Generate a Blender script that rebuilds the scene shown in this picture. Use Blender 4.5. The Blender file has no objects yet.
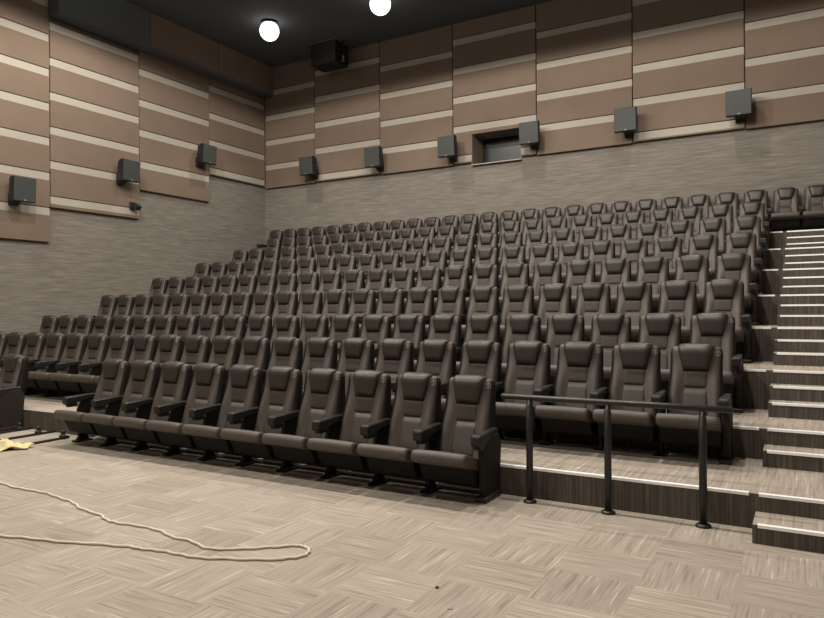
import bpy, bmesh, math, random
from mathutils import Vector, Matrix, Euler
random.seed(7)
scene = bpy.context.scene
COL = scene.collection

# ------------------------------------------------------------------ measures
H_EYE = 1.6
PITCH = 0.54678                 # seat spacing
RISE = 0.13794                  # one step
Z_SEATS = {'A': 0.0, 'B': 0.2553, 'C': 0.5311}
Y_TIER = {'B': 5.525, 'C': 6.790}
for i, n in enumerate('DEFGHI'):
    Z_SEATS[n] = 0.5311 + 3 * RISE * (i + 1)
    Y_TIER[n] = 8.060 + 1.2821 * i
OFF = 1.3096                    # head line behind the tier's own nosing
X_END = -0.887                  # seat nearest the stairs
XA_FIRST = -7.536
X_WALL = -14.43
Y_BACK = 16.0
X_SIDE = 1.7
Y_FRONT = -3.2
Z_CEIL = 9.0
X_STAIR = -0.325

# ------------------------------------------------------------------ node helpers
def mat(name, base=(0.5, 0.5, 0.5), rough=0.6, metal=0.0, spec=0.5):
    m = bpy.data.materials.new(name)
    m.use_nodes = True
    b = m.node_tree.nodes['Principled BSDF']
    b.inputs['Base Color'].default_value = (*base, 1)
    b.inputs['Roughness'].default_value = rough
    b.inputs['Metallic'].default_value = metal
    b.inputs['Specular IOR Level'].default_value = spec
    return m, m.node_tree, b

def nd(t, kind, **kw):
    n = t.nodes.new(kind)
    for k, v in kw.items():
        setattr(n, k, v)
    return n

def coords(t, scale, kind='Object'):
    c = nd(t, 'ShaderNodeTexCoord')
    mp = nd(t, 'ShaderNodeMapping')
    mp.inputs['Scale'].default_value = scale
    t.links.new(c.outputs[kind], mp.inputs['Vector'])
    return mp.outputs['Vector']

def noise(t, vec, scale=1.0, detail=3.0, rough=0.55):
    n = nd(t, 'ShaderNodeTexNoise')
    n.inputs['Scale'].default_value = scale
    n.inputs['Detail'].default_value = detail
    n.inputs['Roughness'].default_value = rough
    t.links.new(vec, n.inputs['Vector'])
    return n.outputs['Fac']

def ramp(t, fac, stops, interp='LINEAR'):
    r = nd(t, 'ShaderNodeValToRGB')
    r.color_ramp.interpolation = interp
    e = r.color_ramp.elements
    while len(e) < len(stops):
        e.new(0.5)
    for el, (p, c) in zip(e, stops):
        el.position = p
        el.color = (*c, 1)
    t.links.new(fac, r.inputs['Fac'])
    return r.outputs['Color']

def math_node(t, op, a, b=None):
    n = nd(t, 'ShaderNodeMath', operation=op)
    for i, v in enumerate((a, b)):
        if v is None:
            continue
        if isinstance(v, (int, float)):
            n.inputs[i].default_value = v
        else:
            t.links.new(v, n.inputs[i])
    return n.outputs[0]

def mixrgb(t, fac, a, b, mode='MIX'):
    n = nd(t, 'ShaderNodeMix', data_type='RGBA', blend_type=mode)
    for sock, v in ((n.inputs[0], fac), (n.inputs[6], a), (n.inputs[7], b)):
        if isinstance(v, (int, float)):
            sock.default_value = v
        elif isinstance(v, tuple):
            sock.default_value = (*v, 1)
        else:
            t.links.new(v, sock)
    return n.outputs[2]

def bump(t, b, height, strength=0.2, dist=0.01):
    n = nd(t, 'ShaderNodeBump')
    n.inputs['Strength'].default_value = strength
    n.inputs['Distance'].default_value = dist
    t.links.new(height, n.inputs['Height'])
    t.links.new(n.outputs['Normal'], b.inputs['Normal'])

# ------------------------------------------------------------------ materials
M = {}
CARPET_LO, CARPET_MID, CARPET_HI = (0.240, 0.208, 0.174), (0.335, 0.294, 0.248), (0.49, 0.44, 0.38)

def carpet_tiles():
    m, t, b = mat('carpet_tiles', rough=0.95, spec=0.1)
    c = nd(t, 'ShaderNodeTexCoord')
    s = nd(t, 'ShaderNodeSeparateXYZ')
    t.links.new(c.outputs['Object'], s.inputs[0])
    ix = math_node(t, 'FLOOR', math_node(t, 'DIVIDE', math_node(t, 'ADD', s.outputs[0], 20.2 + 0.865), 0.505))
    iy = math_node(t, 'FLOOR', math_node(t, 'DIVIDE', math_node(t, 'ADD', s.outputs[1], 9.4 - 4.075), 0.47))
    par = math_node(t, 'MODULO', math_node(t, 'ADD', ix, iy), 2.0)
    cell = nd(t, 'ShaderNodeCombineXYZ')
    t.links.new(ix, cell.inputs[0]); t.links.new(iy, cell.inputs[1])
    wn = nd(t, 'ShaderNodeTexWhiteNoise', noise_dimensions='3D')
    t.links.new(cell.outputs[0], wn.inputs['Vector'])
    # streaks lie along x in one set of tiles, along y in the other
    outs = []
    for sc in ((2.2, 60.0, 1.0), (60.0, 2.2, 1.0)):
        mp = nd(t, 'ShaderNodeMapping')
        mp.inputs['Scale'].default_value = sc
        t.links.new(c.outputs['Object'], mp.inputs['Vector'])
        add = nd(t, 'ShaderNodeVectorMath', operation='MULTIPLY_ADD')
        t.links.new(wn.outputs['Color'], add.inputs[0])
        add.inputs[1].default_value = (31, 31, 31)
        t.links.new(mp.outputs['Vector'], add.inputs[2])
        outs.append(noise(t, add.outputs[0], 1.0, 2.0, 0.6))
    mx = nd(t, 'ShaderNodeMix', data_type='FLOAT')
    t.links.new(par, mx.inputs[0]); t.links.new(outs[1], mx.inputs[2]); t.links.new(outs[0], mx.inputs[3])
    col = ramp(t, mx.outputs[0], [(0.32, CARPET_LO), (0.5, CARPET_MID), (0.60, CARPET_MID), (0.72, CARPET_HI)])
    tint = math_node(t, 'MULTIPLY_ADD', wn.outputs['Value'], 0.20)
    tint.node.inputs[2].default_value = 0.88
    tc = nd(t, 'ShaderNodeCombineColor')
    for i in range(3):
        t.links.new(tint, tc.inputs[i])
    col = mixrgb(t, 1.0, col, tc.outputs[0], 'MULTIPLY')
    t.links.new(col, b.inputs['Base Color'])
    fz = noise(t, coords(t, (1, 1, 1)), 220.0, 2.0)
    bump(t, b, fz, 0.35, 0.006)
    return m
M['carpet'] = carpet_tiles()

def carpet_streak():
    m, t, b = mat('carpet_streaks', rough=0.95, spec=0.1)
    f = noise(t, coords(t, (55, 2.0, 2.6)), 1.0, 2.0, 0.6)
    col = ramp(t, f, [(0.32, CARPET_LO), (0.5, CARPET_MID), (0.60, CARPET_MID), (0.72, CARPET_HI)])
    t.links.new(col, b.inputs['Base Color'])
    bump(t, b, noise(t, coords(t, (1, 1, 1)), 220.0, 2.0), 0.35, 0.006)
    return m
M['tier'] = carpet_streak()

def shaded_riser_carpet():
    m, t, b = mat('shaded_riser_carpet', rough=0.95, spec=0.1)
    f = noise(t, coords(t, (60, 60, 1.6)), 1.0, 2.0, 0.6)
    col = ramp(t, f, [(0.3, (0.062, 0.053, 0.045)), (0.52, (0.090, 0.078, 0.066)), (0.74, (0.140, 0.122, 0.104))])  # same carpet as the tiers, darkened to paint in the risers' shade
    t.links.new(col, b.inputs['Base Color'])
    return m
M['riser'] = shaded_riser_carpet()

def wallcloth(name, lo, mid, hi):
    m, t, b = mat(name, rough=0.9, spec=0.15)
    v = coords(t, (2.2, 2.2, 46))
    f = noise(t, v, 1.0, 3.0, 0.6)
    g = noise(t, coords(t, (0.9, 0.9, 12.0)), 1.0, 2.0)
    f2 = math_node(t, 'ADD', math_node(t, 'MULTIPLY', f, 0.8), math_node(t, 'MULTIPLY', g, 0.2))
    col = ramp(t, f2, [(0.34, lo), (0.5, mid), (0.66, hi)])
    t.links.new(col, b.inputs['Base Color'])
    bump(t, b, f, 0.15, 0.004)
    return m
M['wall'] = wallcloth('wall_covering', (0.124, 0.111, 0.097), (0.156, 0.141, 0.124), (0.206, 0.188, 0.168))

def felt(name, lo, hi, sc=60):
    m, t, b = mat(name, rough=0.95, spec=0.1)
    f = noise(t, coords(t, (1, 1, 1)), sc, 4.0, 0.7)
    g = noise(t, coords(t, (1, 1, 1)), 1.3, 2.0)
    f2 = math_node(t, 'ADD', math_node(t, 'MULTIPLY', f, 0.7), math_node(t, 'MULTIPLY', g, 0.3))
    t.links.new(ramp(t, f2, [(0.3, lo), (0.7, hi)]), b.inputs['Base Color'])
    bump(t, b, f, 0.3, 0.004)
    return m
M['tan'] = felt('tan_felt', (0.122, 0.091, 0.070), (0.170, 0.129, 0.100))
M['cream'] = felt('pale_felt', (0.265, 0.245, 0.210), (0.335, 0.312, 0.270))

def leather(name, lo, hi, rough):
    m, t, b = mat(name, rough=rough, spec=0.4)
    v = coords(t, (1, 1, 1))
    f = noise(t, v, 9.0, 3.0)
    t.links.new(ramp(t, f, [(0.3, lo), (0.7, hi)]), b.inputs['Base Color'])
    g = noise(t, v, 180.0, 3.0)
    bump(t, b, g, 0.12, 0.003)
    return m
M['leather'] = leather('brown_leather', (0.060, 0.050, 0.042), (0.072, 0.060, 0.050), 0.5)
M['panel_leather'] = leather('brown_panel_leather', (0.044, 0.0365, 0.030), (0.053, 0.044, 0.036), 0.55)
M['head_leather'] = leather('dark_head_leather', (0.026, 0.0215, 0.0175), (0.033, 0.027, 0.0225), 0.40)

def plastic(name, c, rough, spec=0.4):
    m, t, b = mat(name, rough=rough, spec=spec)
    f = noise(t, coords(t, (1, 1, 1)), 40.0, 2.0)
    hi = tuple(x * 1.25 for x in c)
    t.links.new(ramp(t, f, [(0.3, c), (0.7, hi)]), b.inputs['Base Color'])
    return m
M['shell'] = plastic('shell_plastic', (0.0065, 0.0056, 0.005), 0.6, 0.2)
M['arm'] = plastic('arm_plastic', (0.011, 0.010, 0.0095), 0.45, 0.4)
M['steel'] = plastic('black_steel', (0.010, 0.010, 0.010), 0.4, 0.5)
M['panel_end'] = plastic('end_panel_cloth', (0.020, 0.0165, 0.014), 0.8, 0.2)
M['grille'] = plastic('speaker_grille', (0.030, 0.034, 0.032), 0.6, 0.3)
M['cabinet'] = plastic('speaker_cabinet', (0.010, 0.010, 0.012), 0.5)
M['ceiling'] = plastic('black_ceiling', (0.078, 0.086, 0.100), 0.9, 0.1)
M['rope'] = felt('cream_rope', (0.50, 0.455, 0.375), (0.66, 0.61, 0.52), 120)
M['yellow'] = felt('yellow_cloth', (0.50, 0.42, 0.20), (0.74, 0.67, 0.42), 25)
M['white'] = plastic('white_mark', (0.24, 0.225, 0.205), 0.6)
M['crumb'] = plastic('dark_crumb', (0.03, 0.026, 0.022), 0.8)

def metal(name, c, rough, met):
    m, t, b = mat(name, base=c, rough=rough, metal=met)
    f = noise(t, coords(t, (3, 90, 90)), 1.0, 2.0)
    t.links.new(ramp(t, f, [(0.3, tuple(x * 0.88 for x in c)), (0.7, c)]), b.inputs['Base Color'])
    return m
M['nosing'] = metal('aluminium_nosing', (0.96, 0.96, 0.96), 0.35, 0.0)
M['rail'] = metal('mounting_rail_lit', (0.85, 0.82, 0.77), 0.5, 0.1)  # front row rail: steel lightened to look well lit

def glass():
    m, t, b = mat('booth_glass', base=(0.02, 0.022, 0.024), rough=0.35, spec=0.4)
    f = noise(t, coords(t, (1, 1, 1)), 3.0, 1.0)
    t.links.new(ramp(t, f, [(0.3, (0.016, 0.018, 0.02)), (0.7, (0.024, 0.026, 0.028))]), b.inputs['Base Color'])
    return m
M['glass'] = glass()

def lens():
    m, t, b = mat('lamp_diffuser', base=(1, 1, 1), rough=0.4)
    b.inputs['Emission Color'].default_value = (1.0, 0.93, 0.82, 1)
    b.inputs['Emission Strength'].default_value = 4.0
    return m
M['lens'] = lens()

# ------------------------------------------------------------------ mesh helpers
def obj(name, bm, m, parent=None, smooth=False, loc=None):
    me = bpy.data.meshes.new(name)
    bmesh.ops.recalc_face_normals(bm, faces=bm.faces[:])
    for f in bm.faces:
        f.smooth = smooth
    bm.to_mesh(me)
    bm.free()
    me.materials.append(m)
    o = bpy.data.objects.new(name, me)
    COL.objects.link(o)
    if parent:
        o.parent = parent
    if loc:
        o.location = loc
    return o

def empty(name, loc=(0, 0, 0), rot=(0, 0, 0)):
    o = bpy.data.objects.new(name, None)
    o.empty_display_size = 0.1
    o.location = loc
    o.rotation_euler = rot
    COL.objects.link(o)
    return o

def tag(o, label, cat, group=None, kind=None):
    o['label'] = label
    o['category'] = cat
    if group:
        o['group'] = group
    if kind:
        o['kind'] = kind
    return o

def structure(o, label, cat='room'):
    o['kind'] = 'structure'
    o['label'] = label
    o['category'] = cat
    return o

def box(bm, x0, x1, y0, y1, z0, z1, bevel=0.0, seg=2):
    r = bmesh.ops.create_cube(bm, size=1.0)
    vs = r['verts']
    for v in vs:
        v.co = Vector(((x0 + x1) / 2 + v.co.x * (x1 - x0), (y0 + y1) / 2 + v.co.y * (y1 - y0), (z0 + z1) / 2 + v.co.z * (z1 - z0)))
    if bevel:
        es = {e for v in vs for e in v.link_edges}
        bmesh.ops.bevel(bm, geom=list(es), offset=bevel, segments=seg, profile=0.5, affect='EDGES')
    return bm

def boxbm(*a, **k):
    return box(bmesh.new(), *a, **k)

def rings(bm, loops, cap=True, closed=False):
    """skin a list of closed vertex loops of equal length"""
    vl = [[bm.verts.new(p) for p in lp] for lp in loops]
    n = len(vl[0])
    rng = range(len(vl)) if closed else range(len(vl) - 1)
    for i in rng:
        a, b = vl[i], vl[(i + 1) % len(vl)]
        for j in range(n):
            bm.faces.new((a[j], a[(j + 1) % n], b[(j + 1) % n], b[j]))
    if cap and not closed:
        bm.faces.new(vl[0][::-1])
        bm.faces.new(vl[-1])
    return bm

def tube(bm, pts, r, n=8):
    pts = [Vector(p) for p in pts]
    loops = []
    for i, p in enumerate(pts):
        d = (pts[min(i + 1, len(pts) - 1)] - pts[max(i - 1, 0)]).normalized()
        up = Vector((0, 0, 1)) if abs(d.z) < 0.9 else Vector((1, 0, 0))
        s = d.cross(up).normalized()
        u = s.cross(d)
        rr = r[i] if isinstance(r, (list, tuple)) else r
        loops.append([p + rr * (math.cos(a) * s + math.sin(a) * u) for a in (2 * math.pi * k / n for k in range(n))])
    return rings(bm, loops)

def lathe(bm, prof, n=24, c=(0, 0, 0)):
    """prof: list of (radius, z), closed top and bottom by caps"""
    loops = [[(c[0] + r * math.cos(2 * math.pi * k / n), c[1] + r * math.sin(2 * math.pi * k / n), c[2] + z) for k in range(n)] for r, z in prof]
    return rings(bm, loops)

def lerp(x, pts):
    if x <= pts[0][0]:
        return pts[0][1]
    for (a, va), (b, vb) in zip(pts, pts[1:]):
        if x <= b:
            return va + (vb - va) * (x - a) / (b - a)
    return pts[-1][1]

# ------------------------------------------------------------------ the cinema seat
PROF = [(0.26, -0.228), (0.36, -0.198), (0.46, -0.160), (0.56, -0.126), (0.66, -0.100), (0.76, -0.082), (0.84, -0.072), (0.92, -0.065), (1.02, -0.058)]
def yc(z):
    return lerp(z, PROF)
HALF = [(0.34, 0.230), (0.50, 0.229), (0.62, 0.223), (0.74, 0.216), (0.84, 0.215), (0.93, 0.217), (0.985, 0.215)]

WING = [(0.34, 0.028), (0.55, 0.040), (0.68, 0.026), (0.78, 0.0), (0.86, -0.018), (0.98, -0.026)]

def backrest_bm():
    bm = bmesh.new()
    zs = [0.27, 0.29, 0.36, 0.42, 0.50, 0.58, 0.66, 0.74, 0.80, 0.86, 0.91, 0.95, 0.972, 0.983, 0.987]
    loops = []
    for z in zs:
        w = lerp(z, HALF)
        top = lerp(z, [(0.95, 0.0), (0.972, 0.006), (0.983, 0.016), (0.987, 0.03)])
        wc = w - lerp(z, [(0.95, 0), (0.972, 0.005), (0.983, 0.014), (0.987, 0.026)])
        y = yc(z)
        amp = lerp(z, WING)
        inner = lerp(z, [(0.34, 0.50), (0.60, 0.46), (0.78, 0.44), (0.98, 0.72)])
        lp = []
        S = [-1, -0.985, -0.94, -0.87, -0.78, -0.68, -0.58, -0.48, -0.36, -0.18, 0, 0.18, 0.36, 0.48, 0.58, 0.68, 0.78, 0.87, 0.94, 0.985, 1]
        for s in S:
            a = abs(s)
            if a <= inner:
                f = 0.0
            elif a < 0.80:
                q = (a - inner) / (0.80 - inner)
                f = -amp * math.sin(q * math.pi / 2) ** 1.0
            else:
                q = (a - 0.80) / 0.20
                f = -amp + (amp + 0.062) * (1 - math.sqrt(max(0, 1 - q * q)))
            lp.append((s * wc, y + f + top, z))
        for s in (0.97, 0.5, 0, -0.5, -0.97):
            lp.append((s * wc, y + 0.075 - top * 0.3, z))
        loops.append(lp)
    return rings(bm, loops)

def pad_bm(path, half0, half1, thick, depth=0.03, nx=10):
    """a padded panel following path [(y, z)...] upwards; half widths at its two ends"""
    bm = bmesh.new()
    n = len(path)
    front, edge = [], []
    pts = [Vector((0, y, z)) for y, z in path]
    grid = []
    for i, p in enumerate(pts):
        d = (pts[min(i + 1, n - 1)] - pts[max(i - 1, 0)]).normalized()
        nrm = Vector((0, -d.z, d.y))
        v = 2 * i / (n - 1) - 1
        w = half0 + (half1 - half0) * i / (n - 1)
        row = []
        for k in range(nx + 1):
            u = 2 * k / nx - 1
            u = math.copysign(abs(u) ** 0.75, u)
            h = thick * max(0.0, 1 - abs(u) ** 5) ** 0.5 * max(0.0, 1 - abs(v) ** 7) ** 0.5
            q = p + nrm * h
            row.append(bm.verts.new((u * w, q.y, q.z)))
        grid.append(row)
    for i in range(n - 1):
        for k in range(nx):
            bm.faces.new((grid[i][k], grid[i][k + 1], grid[i + 1][k + 1], grid[i + 1][k]))
    back = []
    for i, p in enumerate(pts):
        d = (pts[min(i + 1, n - 1)] - pts[max(i - 1, 0)]).normalized()
        nrm = Vector((0, -d.z, d.y))
        back.append([bm.verts.new(Vector((grid[i][k].co.x * 0.96, 0, 0)) + p - nrm * depth) for k in (0, nx)])
    for i in range(n - 1):
        bm.faces.new((back[i][1], back[i][0], back[i + 1][0], back[i + 1][1]))
        bm.faces.new((grid[i][0], grid[i + 1][0], back[i + 1][0], back[i][0]))
        bm.faces.new((grid[i + 1][nx], grid[i][nx], back[i][1], back[i + 1][1]))
    bm.faces.new([*grid[0]][::-1] + [back[0][0], back[0][1]])
    bm.faces.new(grid[-1] + [back[-1][1], back[-1][0]])
    return bm

def resample(pts, n):
    ds = [0.0]
    for a, b in zip(pts, pts[1:]):
        ds.append(ds[-1] + math.dist(a, b))
    out = []
    for i in range(n):
        t = ds[-1] * i / (n - 1)
        out.append((lerp(t, [(d, p[0]) for d, p in zip(ds, pts)]), lerp(t, [(d, p[1]) for d, p in zip(ds, pts)])))
    return out

def headrest_bm():
    path = [(yc(z) - 0.006, z) for z in (0.765, 0.81, 0.85, 0.89, 0.925, 0.948)] + [(-0.052, 0.972), (-0.026, 0.985), (0.008, 0.981), (0.030, 0.960)]
    return pad_bm(resample(path, 13), 0.108, 0.176, 0.034, 0.03, 12)

def panel_bm(z0, z1, h0, h1, th):
    path = [(yc(z0 + (z1 - z0) * i / 6) + 0.0, z0 + (z1 - z0) * i / 6) for i in range(7)]
    return pad_bm(path, h0, h1, th, 0.015, 8)

def shell_bm():
    bm = bmesh.new()
    loops = []
    for z in (0.30, 0.31, 0.36, 0.5, 0.62, 0.74, 0.84, 0.92, 0.962, 0.974):
        w = lerp(z, HALF) + 0.007 - lerp(z, [(0.92, 0.0), (0.962, 0.006), (0.974, 0.022)])
        y = yc(z)
        inset = 0.02 if z in (0.30, 0.974) else 0.0
        t = lerp(z, [(0.30, 0.15), (0.6, 0.172), (0.8, 0.165), (0.974, 0.140)])
        y0, y1 = y + lerp(z, [(0.3, -0.004), (0.7, 0.002), (0.85, 0.024), (0.97, 0.040)]) + inset * 0.4, y + t - inset
        c = 0.03
        loops.append([(-w, y0, z), (-w * 0.9, max(y0, y + 0.045), z), (0, max(y0, y + 0.050), z), (w * 0.9, max(y0, y + 0.045), z), (w, y0, z), (w, (y0 + y1) / 2, z), (w - 0.006, y1 - c, z), (w - c, y1 - 0.006, z), (w * 0.5, y1 + 0.008, z), (0, y1 + 0.012, z),
                      (-w * 0.5, y1 + 0.008, z), (-w + c, y1 - 0.006, z), (-w + 0.006, y1 - c, z), (-w, (y0 + y1) / 2, z)])
    return rings(bm, loops)

def seat_bm():
    bm = bmesh.new()
    out = [(-0.20, 0.205), (-0.19, 0.290), (-0.24, 0.314), (-0.34, 0.344), (-0.45, 0.380), (-0.54, 0.410), (-0.60, 0.430), (-0.635, 0.434), (-0.660, 0.420), (-0.673, 0.390),
           (-0.671, 0.360), (-0.656, 0.338), (-0.622, 0.324), (-0.48, 0.280), (-0.34, 0.240)]
    cy = sum(p[0] for p in out) / len(out)
    loops = []
    for s in (-1, -0.992, -0.96, -0.90, -0.7, -0.4, 0, 0.4, 0.7, 0.90, 0.96, 0.992, 1):
        a = abs(s)
        k = lerp(a, [(0.9, 1.0), (0.96, 0.975), (0.992, 0.90), (1.0, 0.80)])
        kz = lerp(a, [(0.0, 1.0), (0.9, 1.0), (0.96, 0.95), (0.992, 0.82), (1.0, 0.66)])
        mid = lambda y: 0.250 + (-0.19 - y) * 0.265
        lp = []
        for y, z in out:
            w = 0.252 if y < -0.40 else 0.252 - 0.022 * (y + 0.40) / 0.20
            yy = y if y > -0.5 else cy + (y - cy) * (k + 0.012 * (1 - a * a))
            zz = mid(y) + (z - mid(y)) * kz + (0.006 * (1 - a * a) if z > mid(y) else 0)
            lp.append((s * w, yy, zz))
        loops.append(lp)
    return rings(bm, loops)

def seat_pan_bm():
    bm = bmesh.new()
    loops = []
    for x, k in ((-0.243, 0.94), (-0.235, 1.0), (0.235, 1.0), (0.243, 0.94)):
        o = [(-0.635, 0.335), (-0.540, 0.298), (-0.475, 0.165), (-0.43, 0.140), (-0.24, 0.125), (-0.185, 0.215), (-0.38, 0.272)]
        loops.append([(x, -0.42 + (y + 0.42) * k, 0.30 + (z - 0.30) * k) for y, z in o])
    return rings(bm, loops)

def arm_bm(sx=1):
    bm = bmesh.new()
    loops = []
    cx = sx * PITCH / 2
    # (y, half width, top, bottom)
    for y, w, t, b in ((-0.510, 0.036, 0.552, 0.490), (-0.504, 0.043, 0.564, 0.478), (-0.485, 0.045, 0.570, 0.474), (-0.43, 0.045, 0.572, 0.475), (-0.36, 0.044, 0.574, 0.488), (-0.28, 0.036, 0.577, 0.508), (-0.18, 0.029, 0.580, 0.520), (-0.10, 0.027, 0.578, 0.524), (-0.09, 0.022, 0.572, 0.532)):
        c = 0.010
        loops.append([(cx - w, y, b + c), (cx - w, y, t - c), (cx - w + c, y, t), (cx + w - c, y, t), (cx + w, y, t - c), (cx + w, y, b + c), (cx + w - c, y, b), (cx - w + c, y, b)])
    return rings(bm, loops)

def cup_bm(sx=1):
    """the box under the armrest's front end"""
    return boxbm(sx * PITCH / 2 - 0.033, sx * PITCH / 2 + 0.033, -0.475, -0.35, 0.444, 0.480, bevel=0.008)

def leg_bm(sx=1):
    """one upright standard: arm support, narrowing post and foot, cut from one plate"""
    bm = bmesh.new()
    cx = sx * PITCH / 2
    loops = []
    for z, y0, y1, w in ((0.0, -0.385, -0.16, 0.048), (0.018, -0.385, -0.16, 0.048), (0.024, -0.355, -0.19, 0.024), (0.06, -0.325, -0.215, 0.020), (0.12, -0.320, -0.21, 0.018), (0.24, -0.34, -0.18, 0.018),
                         (0.34, -0.36, -0.11, 0.018), (0.44, -0.32, -0.09, 0.017), (0.535, -0.26, -0.10, 0.017)):
        loops.append([(cx - w, y0, z), (cx + w, y0, z), (cx + w, y1, z), (cx - w, y1, z)])
    return rings(bm, loops)

def end_panel_bm(sx=1):
    bm = bmesh.new()
    cx = sx * PITCH / 2
    x0, x1 = cx - 0.022, cx + 0.034
    out = [(-0.36, 0.03), (-0.39, 0.12), (-0.41, 0.30), (-0.42, 0.44), (-0.38, 0.525), (-0.10, 0.540), (-0.04, 0.44), (-0.06, 0.25), (-0.09, 0.03)]
    loops = []
    for x, k in ((x0, 0.96), (x0 + 0.01, 1.0), (x1 - 0.01, 1.0), (x1, 0.96)):
        loops.append([(x, -0.26 + (y + 0.26) * k, 0.31 + (z - 0.31) * k) for y, z in out])
    return rings(bm, loops)

def end_foot_bm(sx=1):
    cx = sx * PITCH / 2
    return boxbm(cx - 0.05, cx + 0.055, -0.43, -0.09, 0.0, 0.045, bevel=0.012)

def logo_bm():
    """a ring round an upright bar with a short flag at its head, printed on the wing"""
    bm = bmesh.new()
    cx, cz, yy = 0.186, 0.928, -0.0015
    n = 20
    loops = []
    for k in range(n):
        a = 2 * math.pi * k / n
        loops.append([(cx + r * math.cos(a), y, cz + r * 1.1 * math.sin(a)) for r, y in ((0.0185, 0), (0.0220, 0), (0.0220, -0.002), (0.0185, -0.002))])
    rings(bm, loops, closed=True)
    vs = [(-0.0035, -0.021), (0.0035, -0.021), (0.0035, 0.021), (-0.0035, 0.021), (-0.010, 0.010), (-0.0035, 0.010)]
    a = [bm.verts.new((cx + x, 0, cz + z)) for x, z in vs]
    b = [bm.verts.new((cx + x, -0.002, cz + z)) for x, z in vs]
    bm.faces.new(b); bm.faces.new(a[::-1])
    for i in range(len(vs)):
        j = (i + 1) % len(vs)
        bm.faces.new((a[i], a[j], b[j], b[i]))
    for v in bm.verts:
        z = v.co.z
        # lie on the wing's front face
        y = yc(z) - lerp(z, WING) - 0.002
        y += 0.30 * max(0.0, v.co.x - 0.172) + lerp(z, [(0.95, 0.0), (0.97, 0.006)])
        v.co.y += y
    return bm

SEAT = empty('cinema_seat')
P = {}
P['seat'] = obj('seat', seat_bm(), M['leather'], SEAT, True)
P['pan'] = obj('seat_pan', seat_pan_bm(), M['shell'], SEAT)
P['back'] = obj('backrest', backrest_bm(), M['leather'], SEAT, True)
P['head'] = obj('headrest', headrest_bm(), M['head_leather'], P['back'], True)
P['mid'] = obj('back_panel', panel_bm(0.612, 0.772, 0.106, 0.104, 0.008), M['panel_leather'], P['back'], True)
P['low'] = obj('lumbar_panel', panel_bm(0.300, 0.608, 0.118, 0.106, 0.009), M['panel_leather'], P['back'], True)
P['logo'] = obj('logo', logo_bm(), M['white'], P['back'])
P['shell'] = obj('back_shell', shell_bm(), M['shell'], SEAT, True)
P['arm'] = obj('armrest', arm_bm(), M['arm'], SEAT)
P['cup'] = obj('cup_box', cup_bm(), M['arm'], P['arm'])
P['leg'] = obj('leg', leg_bm(), M['shell'], SEAT)
# spare pieces for the ends of the rows
X = {}
X['arm_far'] = obj('armrest', arm_bm(-1), M['arm'])
X['cup_far'] = obj('cup_box', cup_bm(-1), M['arm'])
X['leg_far'] = obj('leg', leg_bm(-1), M['shell'])
X['panel'] = obj('side_panel', end_panel_bm(1), M['panel_end'])
X['panel_foot'] = obj('foot', end_foot_bm(1), M['steel'])
X['panel_far'] = obj('side_panel', end_panel_bm(-1), M['panel_end'])
for o in (P['seat'], P['back'], P['shell'], P['head']):
    for p in o.data.polygons:
        if len(p.vertices) > 4:
            p.use_smooth = False

def clone(o, parent):
    c = o.copy()
    COL.objects.link(c)
    c.parent = parent
    return c

def new_seat(loc, far_arm=False, side=False, far_side=False, logo=True, pan=True):
    r = SEAT.copy()
    COL.objects.link(r)
    r.location = loc
    clone(P['seat'], r)
    if pan:
        clone(P['pan'], r)
    bk = clone(P['back'], r)
    for k in ('head', 'mid', 'low'):
        clone(P[k], bk)
    if logo:
        clone(P['logo'], bk)
    clone(P['shell'], r)
    a = clone(P['arm'], r)
    clone(P['cup'], a)
    if side:
        s = clone(X['panel'], r)
        clone(X['panel_foot'], s)
    else:
        clone(P['leg'], r)
    if far_arm:
        a = clone(X['arm_far'], r)
        clone(X['cup_far'], a)
        if far_side:
            clone(X['panel_far'], r)
        else:
            clone(X['leg_far'], r)
    return r

ORD = ['', 'first', 'second', 'third', 'fourth', 'fifth', 'sixth', 'seventh', 'eighth', 'ninth', 'tenth', 'eleventh', 'twelfth', 'thirteenth', 'fourteenth', 'fifteenth', 'sixteenth', 'seventeenth', 'eighteenth', 'nineteenth', 'twentieth']
ROWNAME = {'A': 'front row', 'B': 'second row', 'C': 'third row', 'D': 'fourth row', 'E': 'fifth row', 'F': 'sixth row', 'G': 'seventh row', 'H': 'eighth row', 'I': 'top row'}
ROWGROUP = {'A': 'seats of the front row', 'B': 'seats of the second row', 'C': 'seats of the third row', 'D': 'seats of the fourth row', 'E': 'seats of the fifth row', 'F': 'seats of the sixth row', 'G': 'seats of the seventh row', 'H': 'seats of the row below the top', 'I': 'seats of the top row'}

def tag_seat(o, row, text):
    tag(o, text, 'seat', ROWGROUP[row])

# front row: ten seats and one left standing beyond the gap
for k in range(10):
    o = new_seat((XA_FIRST + k * PITCH, 5.586, 0), far_arm=(k == 0), side=(k == 9))
    j = 10 - k
    if j == 1:
        s = 'brown cinema seat at the handrail end of the front row'
    elif j == 10:
        s = 'brown cinema seat in front row at the edge of the gap with floor bars'
    else:
        s = 'brown cinema seat in the front row, %s from the handrail end' % ORD[j]
    tag_seat(o, 'A', s)
o = new_seat((XA_FIRST - 4 * PITCH, 5.586, 0), far_arm=True, side=True)
tag_seat(o, 'A', 'lone brown front-row cinema seat standing beyond the gap with bare floor bars')

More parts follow.
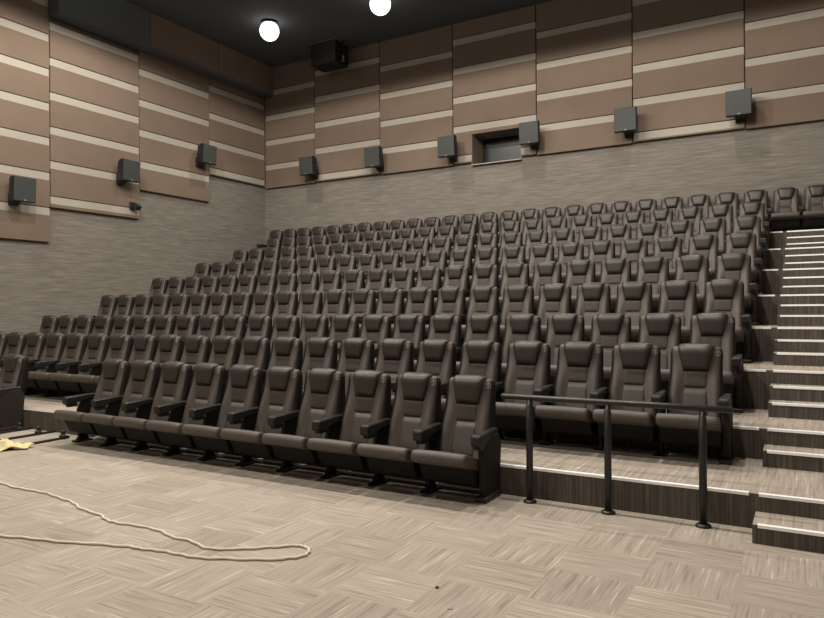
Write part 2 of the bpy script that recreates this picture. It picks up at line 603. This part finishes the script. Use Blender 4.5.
for row in 'BCDEFGHI':
    y = Y_TIER[row] + OFF
    z = Z_SEATS[row]
    lo, hi = {'B': (-22, 0), 'I': (-24, 0)}.get(row, (-22, 0))
    n = hi - lo + 1
    for k in range(lo, hi + 1):
        # towards the side wall the seats are set a hair closer together
        shift = {'B': 0.0, 'C': 0.03, 'D': 0.08, 'E': 0.12, 'F': 0.14, 'G': 0.14, 'H': 0.15, 'I': 0.17}[row] * (k / 22.0) ** 2
        o = new_seat((X_END + k * PITCH + shift, y, z), far_arm=(k == lo), side=(k == hi and row != 'I'), logo=row in 'BC', pan=row in 'BC')
        j = 1 - k
        jl = k - lo + 1
        if j == 1:
            s = 'brown cinema seat beside the stairs, end seat of the %s' % ROWNAME[row]
            if row == 'I':
                s = 'brown cinema seat of the top row just before the head of the stairs'
        elif jl == 1 and row != 'B':
            s = 'brown cinema seat at the side wall end of the %s' % ROWNAME[row]
        elif j <= 13 or row == 'B' and j <= 16:
            s = 'brown cinema seat in the %s, %s from the stairs' % (ROWNAME[row], ORD[j])
        else:
            s = 'brown cinema seat in the %s, %s from the side wall end' % (ROWNAME[row], ORD[jl])
        tag_seat(o, row, s)
for k, s in ((1, 'brown cinema seat of the top row above the inner edge of the stairs'), (2, 'brown cinema seat of the top row above the middle of the stairs'), (3, 'brown cinema seat of the top row above the outer edge of the stairs')):
    o = new_seat((X_END + k * PITCH, Y_TIER['I'] + OFF, Z_SEATS['I']), logo=False, side=(k == 3))
    tag_seat(o, 'I', s)
for d in (P, X):
    for o in d.values():
        bpy.data.objects.remove(o)
bpy.data.objects.remove(SEAT)

# ------------------------------------------------------------------ tiers, stairs and their metal edges
def nosing(parent, x0, x1, y, z):
    bm = bmesh.new()
    prof = [(y - 0.006, z - 0.018), (y - 0.006, z + 0.003), (y - 0.003, z + 0.005), (y + 0.028, z + 0.005), (y + 0.028, z + 0.0005), (y + 0.0005, z + 0.0005), (y + 0.0005, z - 0.018)]
    rings(bm, [[(x, a, b) for a, b in prof] for x in (x0, x1)])
    return obj('edge_strip', bm, M['nosing'], parent)

tiers = 'BCDEFGHI'
TIERWORD = {'B': 'second', 'C': 'third', 'D': 'fourth', 'E': 'fifth', 'F': 'sixth', 'G': 'seventh', 'H': 'eighth', 'I': 'top'}
for i, n in enumerate(tiers):
    y0 = Y_TIER[n]
    y1 = Y_TIER[tiers[i + 1]] if i + 1 < len(tiers) else Y_BACK
    zb = 0 if n == 'B' else Z_SEATS[tiers[i - 1]]
    z1 = Z_SEATS[n]
    o = obj('tier_floor', boxbm(X_WALL, X_SIDE, y0, y1, 0.0, z1), M['tier'])
    structure(o, 'carpeted seating tier under the %s row of seats' % TIERWORD[n], 'floor')
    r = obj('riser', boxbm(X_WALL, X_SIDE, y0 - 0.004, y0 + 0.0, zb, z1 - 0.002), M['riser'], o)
    nosing(o, -2.7, X_STAIR - 0.045, y0 - 0.004, z1)
    nosing(o, X_STAIR + 0.02, X_SIDE, y0 - 0.004, z1)

def step(y0, y1, z0, z1, label):
    o = obj('step_slab', boxbm(X_STAIR, X_SIDE, y0, y1 - 0.004, z0, z1), M['tier'])
    structure(o, label, 'step')
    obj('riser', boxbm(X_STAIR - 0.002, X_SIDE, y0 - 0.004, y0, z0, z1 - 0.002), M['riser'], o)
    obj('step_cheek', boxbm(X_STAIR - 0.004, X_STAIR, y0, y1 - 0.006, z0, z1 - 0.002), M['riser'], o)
    nosing(o, X_STAIR + 0.03, X_SIDE, y0 - 0.004, z1)
step(5.18, Y_TIER['B'], 0, 0.1276, 'lowest stair step on the hall floor')
step(6.484, Y_TIER['C'], Z_SEATS['B'], Z_SEATS['B'] + RISE, 'stair step up to the third row')
for i, n in enumerate('DEFGHI'):
    zb = Z_SEATS['CDEFGH'[i]]
    y = Y_TIER[n]
    step(y - 0.53, y - 0.265, zb, zb + RISE, 'first stair step up to the %s row' % TIERWORD[n])
    step(y - 0.265, y, zb, zb + 2 * RISE, 'second stair step up to the %s row' % TIERWORD[n])

# ------------------------------------------------------------------ room shell
structure(obj('floor', boxbm(X_WALL, X_SIDE, Y_FRONT, Y_TIER['B'], -0.2, 0.0), M['carpet']), 'carpet tile floor in front of the seats', 'floor')
structure(obj('ceiling', boxbm(X_WALL - 0.2, X_SIDE + 0.2, Y_FRONT - 0.2, Y_BACK + 0.9, Z_CEIL, Z_CEIL + 0.2), M['ceiling']), 'black ceiling', 'ceiling')
structure(obj('wall_left', boxbm(X_WALL - 0.2, X_WALL, Y_FRONT, Y_BACK + 0.9, -0.2, Z_CEIL), M['wall']), 'side wall in streaky grey brown covering', 'wall')
structure(obj('wall_right', boxbm(X_SIDE, X_SIDE + 0.2, Y_FRONT, Y_BACK + 0.9, -0.2, Z_CEIL), M['wall']), 'wall beside the stairs', 'wall')
structure(obj('wall_front', boxbm(X_WALL - 0.2, X_SIDE + 0.2, Y_FRONT - 0.2, Y_FRONT, -0.2, Z_CEIL), M['wall']), 'wall behind the camera', 'wall')

# back wall with the projection opening
WX0, WX1, WZ0, WZ1 = -7.385, -6.06, 5.285, 6.075
def holed(x0, x1, z0, z1, y0, y1, hx0, hx1, hz0, hz1):
    bm = bmesh.new()
    xs = (x0, hx0, hx1, x1)
    zs = (z0, hz0, hz1, z1)
    g = {}
    for s, y in enumerate((y0, y1)):
        for i, x in enumerate(xs):
            for k, z in enumerate(zs):
                g[s, i, k] = bm.verts.new((x, y, z))
    for s in (0, 1):
        for i in range(3):
            for k in range(3):
                if (i, k) != (1, 1):
                    bm.faces.new((g[s, i, k], g[s, i + 1, k], g[s, i + 1, k + 1], g[s, i, k + 1]))
    def wall(a, b):
        bm.faces.new((g[(0,) + a], g[(0,) + b], g[(1,) + b], g[(1,) + a]))
    ring = [(0, 0), (1, 0), (2, 0), (3, 0), (3, 1), (3, 2), (3, 3), (2, 3), (1, 3), (0, 3), (0, 2), (0, 1)]
    for a, b in zip(ring, ring[1:] + ring[:1]):
        wall(a, b)
    ring = [(1, 1), (2, 1), (2, 2), (1, 2)]
    for a, b in zip(ring, ring[1:] + ring[:1]):
        wall(a, b)
    return bm
structure(obj('wall_back', holed(X_WALL - 0.2, X_SIDE + 0.2, -0.2, Z_CEIL, Y_BACK, Y_BACK + 0.7, WX0, WX1, WZ0, WZ1), M['wall']), 'back wall in streaky grey brown covering', 'wall')
w = structure(obj('window_1', boxbm(WX0 - 0.05, WX1 + 0.05, Y_BACK + 0.62, Y_BACK + 0.70, WZ0 - 0.05, WZ1 + 0.05), M['glass']), 'dark projection booth window', 'window')
obj('window_frame', holed(WX0, WX1, WZ0, WZ1, Y_BACK + 0.585, Y_BACK + 0.62, WX0 + 0.03, WX1 - 0.03, WZ0 + 0.03, WZ1 - 0.03), M['shell'], w)
obj('window_sill', boxbm(WX0, WX1, Y_BACK - 0.105, Y_BACK + 0.30, WZ0, WZ0 + 0.022), M['cream'], w)
obj('window_reveal', boxbm(WX0, WX0 + 0.02, Y_BACK - 0.10, Y_BACK + 0.60, WZ0 + 0.022, WZ1), M['tan'], w)

# ------------------------------------------------------------------ striped acoustic panels
def panel(name, axis, a0, a1, bottom, stripes, top, sh, label, group, hole=None, base=None, depth=0.10):
    """one full-height column: felt boards with pale stripes let in between them"""
    root = empty(name, ((X_WALL if base is None else base), (a0 + a1) / 2, bottom) if axis == 'y' else ((a0 + a1) / 2, Y_BACK, bottom))
    tag(root, label, 'wall panel', group)
    half = (a1 - a0) / 2 - 0.012
    def board(nm, z0, z1, d, m, b=0.006):
        if z1 - z0 < 0.01:
            return
        if axis == 'y':
            bm = boxbm(0, d, -half, half, z0 - bottom, z1 - bottom, bevel=b, seg=1)
            obj(nm, bm, m, root)
        elif hole and z1 > hole[2] + 0.005 and z0 < hole[3] - 0.005:
            cx = root.location.x
            for x0, x1 in ((-half, hole[0] - cx), (hole[1] - cx, half)):
                if x1 - x0 > 0.03:
                    lo, hi = max(z0, hole[2]), min(z1, hole[3])
                    obj(nm, boxbm(x0, x1, -d, 0, lo - bottom, hi - bottom, bevel=b, seg=1), m, root)
            if z1 > hole[3]:
                obj(nm, boxbm(-half, half, -d, 0, max(z0, hole[3]) - bottom, z1 - bottom, bevel=b, seg=1), m, root)
        else:
            obj(nm, boxbm(-half, half, -d, 0, z0 - bottom, z1 - bottom, bevel=b, seg=1), m, root)
    edges = sorted(stripes)
    z = bottom
    for s in edges:
        st, sb = s, max(s - sh, bottom)
        board('felt_board', z, sb, depth, M['tan'])
        board('pale_stripe', sb, st - 0.012, depth - 0.018, M['cream'], 0.003)
        z = st
    board('felt_board', z, top, depth, M['tan'])
    return root
ZT = Z_CEIL
odd = [7.575 + 0.755, 7.575, 6.815, 6.067]
even = [7.855 + 0.755, 7.855, 7.100, 6.345, 5.580]
cols = [(-14.33, -12.425, odd), (-12.425, -10.16, even), (-10.16, -7.915, odd), (-7.915, -5.65, even), (-5.65, -3.375, odd), (-3.375, -1.085, even), (-1.085, 1.2, odd)]
desc = ['striped tan wall panel on the back wall in the room corner', 'striped tan back wall panel, second from the room corner', 'striped tan back wall panel, third from the room corner', 'striped tan wall panel around the projection window',
        'striped tan back wall panel next past the projection window', 'striped tan back wall panel, second past the projection window', 'striped tan back wall panel above the stairs']
for i, (a0, a1, st) in enumerate(cols):
    bot = 5.345 if st is odd else 5.365
    panel('acoustic_panel', 'x', a0, a1, bot, st, ZT, 0.172 if st is odd else 0.178, desc[i], 'striped panels on the back wall', hole=(WX0, WX1, WZ0, WZ1) if i == 3 else None)
lcols = [(4.42, 6.72, [8.73, 7.97, 7.21, 6.45, 5.69, 4.935, 4.165], 3.905, 'striped tan side wall panel nearest the front of the hall'),
         (6.72, 9.025, [8.46, 7.70, 6.94, 6.187, 5.43, 4.668, 3.90], 3.14, 'striped tan side wall panel hanging lowest, with a speaker at its foot'),
         (9.025, 11.35, [7.985, 7.205, 6.447, 5.69, 4.935, 4.163], 3.91, 'striped tan side wall panel with the small black sensor at its foot'),
         (11.35, 13.655, [8.43, 7.672, 6.90, 6.15, 5.360], 4.64, 'striped tan side wall panel, next but one to the room corner'),
         (13.655, 15.90, [8.67, 7.910, 7.137, 6.382, 5.615], 5.405, 'striped tan side wall panel against the room corner')]
for a0, a1, st, bot, lab in lcols:
    panel('acoustic_panel', 'y', a0, a1, bot, st, 8.08 if a0 > 11 else 8.0 if a0 > 9 else ZT, 0.178, lab, 'striped panels on the side wall')
# bulkhead under the ceiling over the two far side-wall panels
bk = structure(obj('trim_1', boxbm(X_WALL, -13.99, 9.03, Y_BACK - 0.10, 8.10, Z_CEIL), M['ceiling']), 'dark bulkhead under the ceiling along the side wall', 'trim')
for a0, a1, lab in ((11.4, 13.655, 'tan felt facing on the ceiling bulkhead away from the corner'), (13.655, 15.89, 'tan felt facing on the ceiling bulkhead in the corner')):
    tag(obj('felt_facing', boxbm(-13.99, -13.97, a0 + 0.008, a1 - 0.008, 8.16, Z_CEIL - 0.01, bevel=0.004, seg=1), M['tan']), lab, 'wall panel', 'felt facings of the bulkhead')

# ------------------------------------------------------------------ wall speakers
def speaker(loc, rz, label, group, k=0.93):
    """origin on the panel face; the box faces local -y and tips down"""
    root = empty('wall_speaker', loc, (0, 0, rz))
    root.scale = (k, k, k)
    tag(root, label, 'speaker', group)
    tilt = Matrix.Rotation(math.radians(4), 4, 'X')
    bm = bmesh.new()
    def lp(y, hw, z0, z1):
        return [(-hw, y, z0), (hw, y, z0), (hw, y, z1), (-hw, y, z1)]
    rings(bm, [lp(-0.20, 0.255, -0.27, 0.27), lp(-0.175, 0.262, -0.28, 0.28), lp(-0.06, 0.255, -0.275, 0.275), lp(0.14, 0.17, -0.20, 0.24)])
    bm.transform(Matrix.Translation((0, -0.30, 0)) @ tilt)
    obj('cabinet', bm, M['cabinet'], root)
    bm = boxbm(-0.252, 0.252, -0.222, -0.198, -0.268, 0.268, bevel=0.008)
    bm.transform(Matrix.Translation((0, -0.30, 0)) @ tilt)
    g = obj('grille', bm, M['grille'], root)
    bm = boxbm(-0.022, 0.022, -0.226, -0.220, -0.250, -0.232)
    bm.transform(Matrix.Translation((0, -0.30, 0)) @ tilt)
    obj('badge', bm, M['white'], g)
    bm = bmesh.new()
    pr = [(0.0, -0.34), (0.0, -0.08), (-0.16, -0.06), (-0.34, -0.20), (-0.30, -0.26), (-0.14, -0.27), (-0.05, -0.35)]
    rings(bm, [[(x, y, z) for y, z in pr] for x in (-0.10, 0.10)])  # bracket made wide so it also stands in for the shadow below
    obj('bracket_with_shade', bm, M['cabinet'], root)
names = ['black speaker on the back wall nearest the room corner', 'black back wall speaker, second from the room corner', 'black speaker beside the inner edge of the projection window', 'black speaker at the stair-side edge of the projection window',
         'black back wall speaker between projection window and stairs', 'black back wall speaker nearest the stairs']
for (x, z), s in zip(((-12.40, 5.76), (-10.14, 5.74), (-7.90, 5.75), (-5.70, 5.795), (-3.46, 5.785), (-1.19, 5.80)), names):
    speaker((x + 0.02, Y_BACK - 0.10, z + 0.005), 0.0, s, 'speakers on the back wall')
for (y, z), s in zip(((8.19, 4.14), (10.76, 4.97), (13.23, 5.84)), ('black speaker on the lowest hanging panel of the side wall', 'black side wall speaker above the small sensor', 'black side wall speaker nearest the room corner')):
    speaker((X_WALL + 0.10, y, z), math.radians(90), s, 'speakers on the side wall', 0.90)
se = empty('wall_sensor', (X_WALL + 0.10, 11.12, 4.20))
tag(se, 'small black sensor on the side wall at the foot of a striped panel', 'sensor')
bm = boxbm(0.0, 0.05, -0.09, 0.09, -0.09, 0.09, bevel=0.008)
obj('base', bm, M['cabinet'], se)
bm = boxbm(-0.07, 0.10, -0.08, 0.08, -0.06, 0.06, bevel=0.015)
bm.transform(Matrix.Translation((0.12, 0.02, -0.02)) @ Matrix.Rotation(math.radians(30), 4, 'Y'))
obj('head', bm, M['cabinet'], se)

# black housing and sprinkler near the ceiling at the back
vb = empty('ceiling_housing', (-11.45, 15.35, Z_CEIL))
tag(vb, 'black ventilation housing hanging under the ceiling near the corner', 'housing')
obj('body', boxbm(-0.42, 0.42, -0.30, 0.30, -0.62, 0.0, bevel=0.01), M['cabinet'], vb)
obj('flange', boxbm(-0.46, 0.46, -0.34, 0.34, -0.03, 0.0), M['ceiling'], vb)
sp = empty('sprinkler', (-10.95, 15.3, Z_CEIL))
tag(sp, 'small pale ceiling sprinkler beside the black housing', 'sprinkler')
obj('pipe', lathe(bmesh.new(), [(0.016, 0.0), (0.016, -0.42)], 10), M['cabinet'], sp)
obj('head', lathe(bmesh.new(), [(0.02, -0.42), (0.028, -0.46), (0.012, -0.50), (0.012, -0.54), (0.045, -0.55), (0.045, -0.56)], 12), M['white'], sp)

# ------------------------------------------------------------------ handrail
hr = empty('handrail', (-1.34, 5.395, 0))
tag(hr, 'black tubular steel handrail standing before the second row', 'handrail')
obj('top_rail', tube(bmesh.new(), [(-0.90, 0, 0.866), (-0.895, 0, 0.866), (0.875, 0, 0.866), (0.88, 0, 0.866)], [0.020, 0.024, 0.024, 0.020], 14), M['steel'], hr, True)
for x in (-0.655, -0.012, 0.677):
    p = obj('post', lathe(bmesh.new(), [(0.028, 0.0), (0.028, 0.80), (0.022, 0.805), (0.022, 0.852)], 16, (x, 0, 0)), M['steel'], hr, True)
    obj('base_flange', lathe(bmesh.new(), [(0.055, 0.0), (0.055, 0.012), (0.045, 0.022), (0.030, 0.026)], 20, (x, 0, 0)), M['steel'], p, True)

# ------------------------------------------------------------------ mounting rails and the bars left in the gap
M['rail_shaded'] = metal('mounting_rail_shaded', (0.07, 0.065, 0.06), 0.5, 0.2)  # same rail steel, darkened to look shaded under the second row
def rail(x0, x1, y, z, label, m='rail'):
    o = obj('mounting_rail', boxbm(x0, x1, y, y + 0.035, z, z + 0.020, bevel=0.004), M[m])
    tag(o, label, 'rail', 'floor rails under the seats')
rail(XA_FIRST - 0.30, XA_FIRST + 9.5 * PITCH - 0.05, 5.586 - 0.085, 0.004, 'long steel rail on the floor behind the front row legs')
rail(X_END - 22.5 * PITCH, X_END + 0.5 * PITCH - 0.04, Y_TIER['B'] + OFF - 0.455, Z_SEATS['B'], 'long steel rail on the tier at the second row legs', 'rail_shaded')

def floor_bar(x, y0, y1, label, back):
    r = empty('floor_bar', (x, y1, 0))
    tag(r, label, 'bar', 'bare floor bars in the gap')
    L = y0 - y1
    obj('strip', boxbm(-0.028, 0.028, L, 0.0, 0.0, 0.024, bevel=0.004), M['steel'], r)
    s = obj('stub', lathe(bmesh.new(), [(0.045, 0.0), (0.045, 0.03), (0.026, 0.04), (0.026, 0.085), (0.018, 0.092)], 14, (0, -back, 0.018)), M['steel'], r)
    obj('end_clip', boxbm(-0.03, 0.03, -0.03, 0.012, 0.0, 0.035, bevel=0.005), M['steel'], r)
floor_bar(-9.24, 4.75, 5.57, 'black floor bar in the gap, closest to the lone seat', 0.21)
floor_bar(-8.71, 4.76, 5.57, 'middle black floor bar lying in the front row gap', 0.27)
floor_bar(-8.14, 4.70, 5.33, 'black floor bar in the gap, closest to the row of ten seats', 0.06)

# ------------------------------------------------------------------ rope, cloth and specks on the floor
rp = [(-9.6, 3.55), (-9.0, 3.66), (-8.3, 3.60), (-7.6, 3.69), (-7.1, 3.63), (-6.583, 3.622), (-6.30, 3.585), (-6.04, 3.594), (-5.80, 3.60), (-5.552, 3.564), (-5.33, 3.535), (-5.12, 3.46), (-4.811, 3.419), (-4.64, 3.36), (-4.509, 3.356), (-4.30, 3.385), (-4.076, 3.382), (-3.90, 3.335),
      (-3.70, 3.335), (-3.518, 3.287), (-3.38, 3.33), (-3.267, 3.403), (-3.12, 3.52), (-3.04, 3.595), (-2.985, 3.622), (-2.938, 3.628), (-2.89, 3.605), (-2.855, 3.566), (-2.838, 3.515), (-2.848, 3.466), (-2.90, 3.40), (-2.983, 3.331), (-3.20, 3.225), (-3.404, 3.138),
      (-3.58, 3.115), (-3.738, 3.10), (-3.87, 3.065), (-3.98, 3.054), (-4.22, 2.98), (-4.495, 2.884), (-4.75, 2.825), (-4.994, 2.752), (-5.5, 2.64), (-6.1, 2.55)]
def spline(pts, n):
    out = []
    for i in range(len(pts) - 1):
        p0, p1, p2, p3 = (Vector(pts[max(0, min(len(pts) - 1, i + d))]) for d in (-1, 0, 1, 2))
        for k in range(n):
            t = k / n
            out.append(0.5 * ((2 * p1) + (p2 - p0) * t + (2 * p0 - 5 * p1 + 4 * p2 - p3) * t * t + (3 * p1 - p0 - 3 * p2 + p3) * t ** 3))
    out.append(Vector(pts[-1]))
    return out
R = 0.0095
pts = [(p.x + 0.006 * math.sin(i * 0.9), p.y + 0.006 * math.cos(i * 1.3), R) for i, p in enumerate(spline(rp, 6))]
tag(obj('rope', tube(bmesh.new(), pts, [R * (1 + 0.12 * (i % 2)) for i in range(len(pts))], 8), M['rope'], None, True), 'cream rope lying in a long loop on the carpet', 'rope')

def cloth(name, cx, cy, ang, lx, ly, seed, label):
    rnd = random.Random(seed)
    ph = [rnd.uniform(0, 6.28) for _ in range(6)]
    bm = bmesh.new()
    nx, ny = 22, 14
    g, low = {}, {}
    for i in range(nx + 1):
        for j in range(ny + 1):
            u, v = i / nx * 2 - 1, j / ny * 2 - 1
            rr = 1 + 0.14 * math.sin(3 * math.atan2(v, u) + ph[0]) + 0.08 * math.sin(7 * math.atan2(v, u) + ph[1])
            x, y = u * lx * rr, v * ly * rr
            e = min(1.0, 3 * (1 - max(abs(u), abs(v))))
            z = 0.012 + (0.040 + 0.040 * math.sin(u * 6 + v * 3 + ph[2]) + 0.028 * math.sin(v * 6 - u * 4 + ph[3]) + 0.014 * math.sin(u * 14 + v * 9 + ph[4])) * (0.35 + 0.65 * e)
            g[i, j] = bm.verts.new((x, y, max(0.008, z)))
            low[i, j] = bm.verts.new((x, y, max(0.0, z - 0.008)))
    for i in range(nx):
        for j in range(ny):
            bm.faces.new((g[i, j], g[i + 1, j], g[i + 1, j + 1], g[i, j + 1]))
            bm.faces.new((low[i, j], low[i, j + 1], low[i + 1, j + 1], low[i + 1, j]))
    rim = [(i, 0) for i in range(nx)] + [(nx, j) for j in range(ny)] + [(i, ny) for i in range(nx, 0, -1)] + [(0, j) for j in range(ny, 0, -1)]
    for a, b in zip(rim, rim[1:] + rim[:1]):
        bm.faces.new((g[a], g[b], low[b], low[a]))
    o = obj(name, bm, M['yellow'], None, True, (cx, cy, 0))
    o.rotation_euler.z = ang
    tag(o, label, 'cloth', 'yellow cloths on the floor')
cloth('cleaning_cloth', -8.60, 4.66, -0.10, 0.46, 0.11, 3, 'crumpled yellow cloth on the floor touching the black bars')
cloth('cleaning_cloth', -8.16, 4.44, 0.95, 0.34, 0.12, 8, 'crumpled yellow cloth on the carpet in front of the other one')
tag(obj('paper_scrap', boxbm(-1.672, -1.648, 3.255, 3.275, 0.0, 0.004), M['white']), 'tiny white scrap on the carpet in front of the seats', 'scrap')
tag(obj('crumb', lathe(bmesh.new(), [(0.010, 0.0), (0.013, 0.005), (0.006, 0.010)], 8, (-1.85, 3.474, 0)), M['crumb']), 'tiny dark crumb on the carpet in front of the seats', 'crumb')

# ------------------------------------------------------------------ lamps
def downlight(x, y, power, label, size=140, blend=0.55, group='downlights in the black ceiling'):
    r = empty('downlight', (x, y, Z_CEIL))
    tag(r, label, 'ceiling light', group)
    obj('housing', lathe(bmesh.new(), [(0.20, 0.0), (0.20, -0.06), (0.15, -0.07), (0.14, -0.03)], 24), M['cabinet'], r, False)
    prof = [(0.245 * math.sin(math.radians(d)), -0.24 + 0.245 * math.cos(math.radians(d))) for d in (35, 50, 65, 80, 95, 110, 125, 140, 155, 168, 177)]  # globe enlarged and rounded to imitate the lamp's glare
    obj('diffuser_with_glare', lathe(bmesh.new(), prof, 24), M['lens'], r, True)
    l = bpy.data.lights.new('downlight_beam', 'SPOT')
    l.energy = power
    l.color = (1.0, 0.920, 0.820)
    l.spot_size = math.radians(size)
    l.spot_blend = blend
    l.shadow_soft_size = 0.12
    o = bpy.data.objects.new('downlight_beam', l)
    o.location = (0, 0, -0.63)
    o.parent = r
    COL.objects.link(o)
downlight(-11.85, 13.34, 320, 'lit ceiling light nearest the room corner', 106, 0.5)
downlight(-8.59, 13.5, 320, 'lit ceiling light over the middle of the upper rows', 106, 0.5)
for x in (-5.4, -2.0):
    downlight(x, 13.5, 320, 'lit ceiling light over the upper rows towards the stairs', 106, 0.5)
# (y, power, beam angle, soft edge); the cans cut their light off just below the ceiling
for y, p, ang, soft in ((9.4, 400, 172.5, 0.09), (5.5, 820, 174.5, 0.05), (0.6, 640, 176, 0.038)):
    for x in (-12.25, -8.88, -5.4, -2.0):
        if x < -12:
            downlight(x, y, p * 0.38, 'lit ceiling light over the hall along the side wall', 154, 0.28)
        else:
            downlight(x, y, p * (0.75 if x > -3 and y < 5 else 1.08), 'lit ceiling light over the hall towards the front', ang, soft)

w = bpy.data.worlds.new('World')
scene.world = w
w.use_nodes = True
w.node_tree.nodes['Background'].inputs[0].default_value = (0.0, 0.0, 0.0, 1)

# ------------------------------------------------------------------ camera and view
cd = bpy.data.cameras.new('camera')
cam = bpy.data.objects.new('camera', cd)
COL.objects.link(cam)
F, YAW, PIT, ROLL = 683.53, 0.523195, 0.0014404, -0.0067174
fw = Vector((-math.sin(YAW) * math.cos(PIT), math.cos(YAW) * math.cos(PIT), math.sin(PIT)))
rt = Vector((math.cos(YAW), math.sin(YAW), 0))
up = rt.cross(fw)
r2 = rt * math.cos(ROLL) + up * math.sin(ROLL)
u2 = -rt * math.sin(ROLL) + up * math.cos(ROLL)
cam.matrix_world = Matrix(((r2.x, u2.x, -fw.x, 0), (r2.y, u2.y, -fw.y, 0), (r2.z, u2.z, -fw.z, H_EYE), (0, 0, 0, 1)))
cd.sensor_fit = 'HORIZONTAL'
cd.sensor_width = 36.0
cd.lens = F / 824 * 36.0
cd.clip_start = 0.05
cd.clip_end = 100
scene.camera = cam
vs = scene.view_settings
vs.view_transform = 'Standard'
vs.look = 'None'
vs.gamma = 1.0
vs.use_curve_mapping = False
vs.exposure = 0.05
